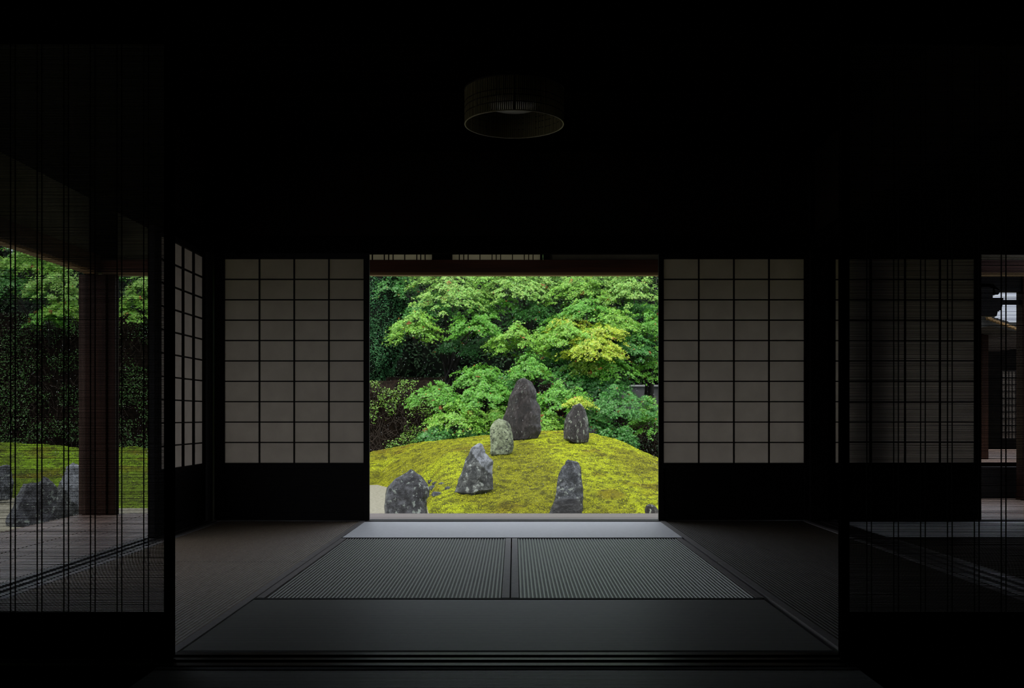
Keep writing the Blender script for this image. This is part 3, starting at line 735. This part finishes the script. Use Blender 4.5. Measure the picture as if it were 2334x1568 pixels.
rock('rock', C1, [(700,85),(640,130),(590,220),(520,330),(480,430),(440,560),(400,700),(365,790),(345,950),(340,1100),(360,1230),(570,1232),(780,1215),(980,1175),(1040,1080),(1055,960),(1040,800),(1035,640),(1010,540),(960,450),(940,350),(900,230),(860,140),(780,90)], R_brown, 'tallest dark brown pointed rock on top of the moss mound', base_v=1004, seed=3, rough=.035, depth=.6)
rock('rock', C1, [(290,815),(215,860),(160,930),(135,1000),(130,1150),(145,1300),(145,1440),(170,1490),(330,1470),(480,1455),(530,1410),(555,1340),(558,1220),(540,1120),(520,1020),(490,930),(440,870),(370,835)], R_lichen, 'pale rock covered in green lichen, in front of the tallest rock', base_v=1038, seed=5, rough=.022, depth=.6, sharp=7)
rock('rock', C1, [(1740,540),(1620,580),(1570,660),(1490,750),(1470,850),(1450,950),(1435,1050),(1450,1180),(1530,1230),(1720,1280),(1880,1240),(1910,1150),(1905,950),(1870,780),(1830,650),(1770,560)], R_brown2, 'speckled brown rock on the mound top, right of the tallest rock', base_v=1012, seed=8, rough=.03, depth=.65)
rock('rock', C2, [(600,575),(550,620),(450,680),(330,760),(240,850),(165,930),(135,1050),(135,1200),(125,1400),(120,1530),(950,1530),(940,1400),(930,1150),(985,1080),(988,950),(940,850),(820,690),(740,630),(660,580)], R_slate, 'broad dark grey rock beside the gravel at the lower left of the garden opening', Y=12.3, seed=12, rough=.03, depth=.6)
rock('rock', C2, [(1940,85),(1880,95),(1770,160),(1730,230),(1710,320),(1640,430),(1600,560),(1540,690),(1510,760),(1490,900),(1450,960),(1450,1030),(1700,1035),(2000,1035),(2172,960),(2175,700),(2185,420),(2110,340),(2050,280),(2000,190),(1975,110)], R_skylit, 'slanting grey rock with a painted sky-lit face, left of the mound middle', base_v=1124, seed=21, rough=.035, depth=.7, lean=.6, sharp=4)
rock('rock', C3, [(470,150),(430,190),(420,240),(370,290),(310,400),(270,500),(245,650),(230,850),(215,930),(170,1040),(150,1120),(110,1220),(100,1330),(762,1330),(762,1220),(765,1050),(770,900),(765,700),(745,500),(735,330),(710,260),(680,195),(600,180),(520,165)], R_blue, 'tall smooth blue-grey rock with lichen rings near the veranda', Y=12.35, seed=31, rough=.018, depth=.42, sharp=5)
rock('rock', C3, [(280,925),(210,970),(170,1050),(140,1130),(105,1220),(90,1330),(745,1330),(735,1130),(700,1020),(670,925),(480,922)], R_streak, 'low streaked black rock in front of the tall blue-grey rock', Y=12.02, seed=33, rough=.03, depth=.42, sharp=5)
rock('rock', C3, [(2070,1030),(2000,1060),(1990,1120),(2005,1230),(2000,1300),(2330,1300),(2290,1200),(2240,1150),(2200,1090),(2150,1040)], R_brown2, 'small white and brown rock at the lower right corner of the garden view', Y=12.1, seed=35, rough=.04, depth=.8)
rock('rock', C4, [(-60,420),(-20,385),(30,372),(55,380),(62,440),(75,470),(66,560),(-60,575)], R_blue, 'grey rock at the picture edge behind the left reed screen', Y=14.3, seed=41, rough=.03)
rock('rock', C4, [(105,475),(80,540),(35,640),(20,680),(40,740),(300,740),(310,600),(305,520),(290,480),(250,445),(215,438),(190,468)], R_slate, 'wide grey boulder standing on gravel beyond the left veranda', Y=11.3, seed=43, rough=.04, depth=.7)
rock('rock', C4, [(370,365),(345,385),(310,460),(290,520),(262,600),(240,690),(240,735),(470,735),(470,520),(440,430),(420,385)], R_skylit, 'peaked grey rock beside the wide boulder, left of the veranda post', Y=11.75, seed=45, rough=.04, depth=.8, lean=.7, sharp=4)
stones = [(983,1099,10,6),(993,1103,9,6),(988,1112,13,7),(995,1127,13,8),(1006,1104,8,5),(1020,1113,8,5)]
pos_word = ['small brown stone at the edge of the moss above the broad dark rock', 'small dark stone second along the moss edge', 'pale flat stone right of the broad dark rock', 'pale grey stone at the foot of the broad dark rock', 'tiny stone in the moss between the two front rocks', 'tiny pale stone nearest the slanting grey rock']
for i, (u, v, a, b) in enumerate(stones):
    p = [(u+a*math.cos(t_)*random.uniform(.85, 1), v+b*math.sin(t_)*random.uniform(.8, 1)) for t_ in np.linspace(0, 2*math.pi, 12, endpoint=False)]
    rock('stone', (0, 0, 1.0), p, R_brown2 if i < 2 else R_blue, pos_word[i], base_v=v+b*.5, seed=60+i, rough=.05, nlev=10, M_=18, group='small stones in the moss', cat='stone', depth=1.0)

# ------------------------------------------------------------------ trees
def tint(c, n, lo=.75, hi=1.3, hue=.12):
    c = np.array(c)[None, :]*rng.uniform(lo, hi, (n, 1))
    c = c*(1+rng.normal(0, hue, (n, 3))*np.array([[1.0, .35, .3]])); return np.clip(c, .001, .9)

def pad_leaves(c, rx, ry, rz, n, dens_sub, size=.036):
    """one drooping layer of maple leaves: small sprays set round a shallow dome"""
    ns = dens_sub
    a = rng.uniform(0, 2*np.pi, ns); r = np.sqrt(rng.uniform(.0, 1, ns))
    sx_ = r*np.cos(a); sy_ = r*np.sin(a)
    sz_ = 1.0-1.25*r**1.7+rng.normal(0, .22, ns)
    lay = rng.integers(0, 3, ns)*-.33
    S = np.stack([sx_*rx, sy_*ry, (sz_+lay)*rz], -1)
    idx = rng.integers(0, ns, n)
    od = np.stack([np.cos(a), np.sin(a)*.9, np.zeros(ns)], -1)[idx]
    L = np.clip(rng.exponential(.5, n), 0, 1.5)*.15
    lat = rng.normal(0, .5, n)*(.13-.25*L).clip(.03)
    per = np.stack([-od[:, 1], od[:, 0], od[:, 2]], -1)
    p = S[idx]+od*(L[:, None]-.06)+per*lat[:, None]
    p[:, 2] += -.55*L**1.3*1.3-np.abs(lat)*.35+rng.normal(0, .015, n)
    nr = np.array([[0, 0, 1.0]])*rng.uniform(.45, 1.0, (n, 1))+od*rng.uniform(.1, .8, (n, 1))+np.array([[0, -.35, 0]])+rng.normal(0, .28, (n, 3))
    return p+np.array(c), nr

def tree(name, base, pads, colr, label, trunk_r=.09, cat='maple tree', group='maple trees', nper=3000, sz=.036):
    t = empty(name, base); tag(t, label, cat, group)
    top = np.mean([np.array(p[0]) for p in pads], axis=0)
    b = Vector(base); m1 = b.lerp(Vector(top), .5)+Vector((.15, .1, 0)); tp = Vector(top)+Vector((0, .35, .1))
    MB().tube([b-Vector((0, 0, .1)), b.lerp(m1, .5)+Vector((-.06, 0, .1)), m1, tp], [trunk_r*1.4, trunk_r, trunk_r*.75, trunk_r*.3], 10).build('trunk', M['bark'], t, base, smooth=True)
    allp = []; alln = []; allc = []; 
    for (c, rx, ry, rz, k, cc) in pads:
        st = b.lerp(Vector(top), random.uniform(.35, .75)); c_ = Vector(c); st.x += .1*random.uniform(-1, 1)
        md = st.lerp(c_, .55)+Vector((0, 0, .22))
        MB().tube([st, md, c_+Vector((0, 0, -rz*.3))], [trunk_r*.45, trunk_r*.28, .008], 6).build('branch', M['bark'], t, base, smooth=True)
        n = int(nper*k*(rx*ry*3.0+.35)); 
        p, q = pad_leaves(c, rx, ry, rz, n, max(30, int(95*(rx*ry*2+.4))))
        col = tint(cc, n)
        red = rng.random(n) < .004; col[red] = np.array([.45, .09, .03])
        # a few turning clusters
        for _ in range(2):
            s0 = p[rng.integers(0, n)]; dd = np.linalg.norm(p-s0, axis=1) < .055; col[dd] = np.array([.38, .12, .03])*rng.uniform(.7, 1.2)
        allp.append(p); alln.append(q); allc.append(col)
    P_ = np.concatenate(allp); Q_ = np.concatenate(alln); C_ = np.concatenate(allc)
    leaves_mesh('crown', P_, Q_, rng.uniform(sz*.75, sz*1.25, len(P_)), C_, 'maple', M['leaf'], t, base)
    return t
def PD(u, v, hw, hh, Y, k=1.0, c=None, ry=None):
    p = P(u, v, Y); s = Y/F
    return (tuple(p), hw*s, (ry or max(.45, hw*s*.8)), hh*s*1.0, k, c)
gA = (.115, .33, .030); gB = (.060, .22, .035); gY = (.36, .47, .030); gM = (.19, .40, .040); gP = (.24, .44, .08); gD = (.030, .13, .025)
tree('maple_tree', (-1.4, 24.8, .0), [PD(1034,668,82,38,23.6,1,gP),PD(944,742,60,34,23.0,1,gM),PD(1083,738,64,30,23.2,1,gA),PD(985,700,62,28,24,1,gB),PD(1010,620,75,30,24,1,gP),PD(1120,690,60,30,24.2,1,gA),PD(900,650,60,30,24.6,.9,gB),PD(940,590,80,30,24.6,.7,gM),PD(1040,790,50,18,23.8,.6,gD)], gA, 'layered maple hanging over the left part of the garden opening')
tree('maple_tree', (.55, 25.2, .0), [PD(1177,655,80,36,23.9,1,gP),PD(1177,775,72,32,23.0,1,gM),PD(1215,712,66,28,24.2,1,gB),PD(1130,628,60,26,24,1,gM),PD(1250,636,70,28,24.4,1,gP),PD(1190,590,90,30,24.5,.7,gM),PD(1262,745,42,24,23.6,1,gA),PD(1115,780,60,18,24.3,.6,gD),PD(1240,800,55,22,24.0,.8,gB)], gA, 'maple with spreading layers behind the tallest rock, its top at the beam')
tree('maple_tree', (2.1, 24.6, .0), [PD(1352,792,74,28,22.5,1,gY),PD(1300,768,74,28,22.8,1,gM),PD(1401,728,58,26,23.2,1,gM),PD(1375,756,62,22,22.9,1,gY),PD(1405,836,52,28,22.7,1,gA),PD(1335,708,62,26,23.4,1,gA),PD(1335,830,48,26,23,1,(.17,.30,.03)),PD(1300,740,55,20,23.3,.8,gY),PD(1440,790,55,26,23.1,1,gB),PD(1270,815,50,20,23.6,.8,gB)], gY, 'yellowish maple in the right half of the garden opening')
tree('maple_tree', (3.4, 25.3, -.1), [PD(1442,660,70,36,23.8,1,gP),PD(1478,748,48,44,23.3,1,gA),PD(1322,662,80,34,24.0,1,gM),PD(1392,640,72,28,24.3,1,gP),PD(1482,830,44,34,23.5,1,gA),PD(1450,708,56,26,24.1,1,gB),PD(1380,596,100,28,24.4,.7,gM),PD(1500,600,90,30,24.2,.7,gP),PD(1540,690,60,50,23.9,.9,gA),PD(1560,800,60,50,23.9,.9,gB),PD(1455,765,45,26,24.2,.8,gD)], gA, 'maple at the right edge of the garden opening, high layers under the beam')
tree('maple_tree', (-.5, 23.6, .1), [PD(1095,856,64,26,22.6,1,gA),PD(993,900,62,28,22.0,1,gA),PD(1115,905,86,36,21.9,1,gA),PD(1042,950,72,32,21.6,1,gM),PD(1148,945,48,28,21.8,1,gM),PD(1000,985,44,18,21.5,1,gB),PD(1075,985,60,22,21.7,.9,gB),PD(1150,880,50,26,22.4,.9,gB)], gA, 'low bright green maple spreading left of the tallest rock', trunk_r=.06)
tree('maple_tree', (2.3, 23.6, .1), [PD(1205,838,46,26,22.2,1,gA),PD(1278,905,68,30,21.6,1,gA),PD(1415,925,88,38,21.9,1,gB),PD(1400,985,50,26,21.5,1,gB),PD(1245,962,48,28,21.4,1,gM),PD(1335,955,66,32,21.8,1,gB),PD(1482,945,48,34,22.0,1,gA),PD(1200,925,42,40,22.3,.9,gB),PD(1318,912,30,9,21.2,.8,gY),PD(1360,890,60,26,22.6,.8,gD),PD(1330,870,60,22,22.9,1,gB),PD(1390,870,56,24,23.0,1,gB),PD(1290,850,50,22,23,.9,gB)], gB, 'low maple behind the speckled brown rock, right of the tallest rock', trunk_r=.06)
tree('maple_tree', (-10.2, 24.2, .0), [PD(60,600,95,30,22,.9,gM),PD(130,650,80,30,21.6,.9,gP),PD(20,650,70,34,21.6,.9,gB),PD(150,700,48,24,21.4,.9,gM),PD(-60,600,90,40,22,.7,gM),PD(100,560,90,30,22.4,.7,gA),PD(110,720,40,18,21.5,.8,gA)], gM, 'maple high over the left bank, seen through the reed screen')
tree('maple_tree', (-7.6, 24.6, .0), [PD(310,700,50,36,22,.9,gM),PD(338,650,50,26,22.4,.9,gP),PD(280,610,60,30,22.8,.8,gB),PD(400,640,80,40,22.8,.6,gM),PD(420,720,60,34,22.4,.6,gA)], gM, 'maple between the veranda corner post and the dark room post')

def blob_core(c, r, seed, n=20, m=14):
    vs = []; fs = []
    for i in range(m+1):
        th = math.pi*i/m
        for k in range(n):
            ph = 2*math.pi*k/n
            d = Vector((math.sin(th)*math.cos(ph), math.sin(th)*math.sin(ph), math.cos(th)))
            s_ = 1+.22*mnoise.noise(d*2.2+Vector((seed, 0, 0)))
            vs.append((c[0]+r[0]*d.x*s_, c[1]+r[1]*d.y*s_, c[2]+r[2]*d.z*s_))
    for i in range(m):
        for k in range(n):
            fs.append((i*n+k, (i+1)*n+k, (i+1)*n+(k+1) % n, i*n+(k+1) % n))
    return vs, fs
def evergreen(base, c, r, nl, colr, label, name='evergreen_tree', sz=.05, group='dark evergreens behind the maples', seed=1, cat='evergreen tree'):
    t = empty(name, base); tag(t, label, cat, group)
    MB().tube([Vector(base)-Vector((0, 0, .1)), (c[0], c[1], c[2]-r[2]*.6), (c[0]+.1, c[1], c[2])], [.14, .11, .05], 8).build('trunk', M['bark'], t, base, smooth=True)
    ev, ef = blob_core(c, [q*.93 for q in r], seed)
    d = rng.normal(size=(nl, 3)); d /= np.linalg.norm(d, axis=1, keepdims=True); d[:, 1] = -np.abs(d[:, 1])*1.0
    lump = 1+.22*np.array([mnoise.noise(Vector(x)*2.2+Vector((seed, 0, 0))) for x in d.tolist()])
    cl = np.array([mnoise.noise(Vector(x)*7+Vector((seed*2, 3, 0))) for x in d.tolist()])
    sc = (lump*(.945+.05*np.clip(cl*2, -.5, 1.2)+rng.normal(0, .012, nl)))[:, None]
    p = np.array(c)+d*np.array(r)*sc
    nr = d*.6+np.array([[0, -.2, .8]])+rng.normal(0, .35, (nl, 3))
    col = tint(colr, nl)*(np.clip(.8+cl*.8, .4, 1.4))[:, None]
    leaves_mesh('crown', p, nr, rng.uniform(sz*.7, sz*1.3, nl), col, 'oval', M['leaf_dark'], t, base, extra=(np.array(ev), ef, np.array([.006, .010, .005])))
    return t
k = 0
egl = ['in line with the left picture edge', 'behind the left bank maple', 'beyond the veranda corner post', 'behind the left side shoji', 'behind the left shoji screen', 'at the left side of the garden opening', 'behind the tallest rock', 'behind the yellowish maple', 'beyond the right jamb of the garden opening']
for i, x in enumerate((-15.2, -12.4, -9.8, -7.2, -4.7, -2.2, .4, 2.9, 5.4)):
    evergreen((x, 28.0, -.3), (x, 28.0+.3*(i % 2), 2.9), (1.75, 1.5, 3.6+.3*(i % 3)), 8000, (.012, .036, .012) if i % 2 else (.016, .045, .015), 'large dark evergreen %s' % egl[i], seed=i+2, sz=.06)
evergreen((-3.75, 25.2, -.2), (-3.6, 25.0, 3.6), (1.05, .8, 2.3), 17000, (.05, .15, .055), 'blue green bushy evergreen hugging the left jamb of the garden opening', seed=30, sz=.03)
evergreen((4.6, 25.6, -.2), (4.7, 25.6, 2.2), (1.0, .8, 2.4), 5000, (.03, .10, .03), 'dark bushy evergreen behind the right shoji screen', seed=31, sz=.045)

# ------------------------------------------------------------------ hedges: twigs inside, sparse leaves outside
def hedge(x0, x1, y0, y1, z0, z1, nl, ntw, colr, label, seed, lowbright=True):
    c = ((x0+x1)/2, (y0+y1)/2, z0); t = empty('garden_hedge', c); tag(t, label, 'hedge', 'clipped hedges')
    nx = int((x1-x0)/.12)+2; nz_ = int((z1-z0)/.12)+2
    V = []; Fq = []
    for i in range(nz_):
        for j in range(nx):
            x = x0+(x1-x0)*j/(nx-1); z = z0+(z1-z0)*i/(nz_-1)
            q = Vector((x*1.6, seed, z*1.6)); rnd = max(0, (i/(nz_-1)-.75)*4)
            V.append((x, y0+.12*mnoise.noise(q)+.12+rnd**2*.3, z+.06*mnoise.noise(q*2)))
    for i in range(nz_-1):
        for j in range(nx-1): Fq.append((i*nx+j, i*nx+j+1, (i+1)*nx+j+1, (i+1)*nx+j))
    b = len(V)
    for j in range(nx): V.append((x0+(x1-x0)*j/(nx-1), y1, z1)); 
    for j in range(nx): V.append((x0+(x1-x0)*j/(nx-1), y1, z0))
    for j in range(nx-1):
        Fq.append(((nz_-1)*nx+j, (nz_-1)*nx+j+1, b+j+1, b+j)); Fq.append((b+j, b+j+1, b+nx+j+1, b+nx+j))
    mb = MB(); mb.v = V; mb.f = Fq; mb.build('inner_mass', M['hedge_core'], t, c)
    tw = MB()
    for _ in range(ntw):
        x = random.uniform(x0, x1); z = random.uniform(z0, z1-.25); l = random.uniform(.12, .34); a = random.gauss(math.pi/2, .7)
        y = y0+random.uniform(-.05, .12)
        p0 = Vector((x, y+.08, z)); p2 = p0+Vector((l*math.cos(a), -.08, l*math.sin(a))); p1 = p0.lerp(p2, .5)+Vector((random.uniform(-.05, .05), 0, random.uniform(-.03, .03)))
        tw.tube([p0, p1, p2], [.005, .004, .002], 4)
    tw.build('twigs', M['twig'], t, c)
    x = rng.uniform(x0, x1, nl); zz = z0+(z1-z0)*rng.random(nl)**(1.6 if lowbright else 1.0)
    cl = fbm(x*2.6+seed, zz*2.6+4, 3); keep = cl+rng.normal(0, .05, nl) > (.50 if lowbright else .42)
    x = x[keep]; zz = zz[keep]; m_ = len(x)
    y = y0+rng.uniform(-.12, .12, m_)
    nr = np.stack([rng.normal(0, .5, m_), -np.abs(rng.normal(.5, .4, m_)), rng.uniform(.2, 1, m_)], -1)
    leaves_mesh('leaves', np.stack([x, y, zz], -1), nr, rng.uniform(.014, .030, m_), tint(colr, m_, .6, 1.4), 'oval', M['leaf'], t, c)
    return t
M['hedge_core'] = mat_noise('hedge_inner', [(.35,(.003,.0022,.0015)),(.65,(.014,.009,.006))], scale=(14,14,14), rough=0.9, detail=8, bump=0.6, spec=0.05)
M['twig'] = mat_noise('dry_twig', [(.3,(.03,.02,.015)),(.7,(.10,.07,.05))], scale=(9,9,9), rough=0.8)
hedge(-4.6, -1.55, 22.6, 23.2, -.3, 1.5, 14000, 1500, (.16, .32, .04), 'twiggy brown hedge with sparse leaves at the left of the garden opening', 3)
hedge(-12.5, -4.5, 22.4, 23.1, -.3, 3.0, 34000, 1500, (.07, .17, .04), 'tall dark leafy hedge behind the left moss bank', 7, lowbright=False)
hedge(1.9, 4.6, 22.9, 23.4, -.4, .75, 5000, 500, (.015, .045, .012), 'low shadowy hedge under the maples at the right of the mound', 9, lowbright=False)
hedge(-5, 1.55, 25.9, 26.5, -.4, 1.7, 9000, 300, (.02, .06, .015), 'tall dark hedge deep behind the low maples', 13, lowbright=False)
# garden wall glimpsed at right
t = empty('garden_wall', (3.6, 27.2, -.4)); tag(t, 'grey plaster garden wall with a thin pale cap, glimpsed between the right maples', 'wall')
MB().box(1.6, 6.2, 26.2, 26.35, -.4, ZV(881, 26.2)).build('plaster', M['grey_wall'], t, (3.6, 27.2, -.4))
MB().box(1.6, 6.2, 26.17, 26.38, ZV(881, 26.2), ZV(877, 26.2)).build('cap', M['cap'], t, (3.6, 27.2, -.4))

# ------------------------------------------------------------------ falling rain drops over the garden
nr_ = 5200
ry_ = rng.uniform(9.0, 21, nr_); rx_ = rng.uniform(-.52, .30, nr_)*ry_; rz_ = rng.uniform(-.2, 4.6, nr_)
keep = rz_ > hgt(rx_, ry_)+.15
mb = MB()
for x, y, z in zip(rx_[keep], ry_[keep], rz_[keep]):
    r = random.uniform(.0011, .0019); b = len(mb.v)
    mb.v += [(x, y, z+r*4.0), (x+r, y, z), (x, y+r, z), (x-r, y, z), (x, y-r, z), (x, y, z-r*2.0)]
    for k in range(4):
        mb.f.append((b, b+1+k, b+1+(k+1) % 4)); mb.f.append((b+5, b+1+(k+1) % 4, b+1+k))
m, nt, out = newmat('rain_water')
g = N(nt, 'ShaderNodeBsdfPrincipled', Roughness=0.15); g.inputs['Base Color'].default_value = (.75, .8, .85, 1)
nt.links.new(g.outputs[0], out.inputs[0])
tag(mb.build('rain', m, smooth=True), 'fine rain drops falling over the moss garden', 'rain', kind='stuff')
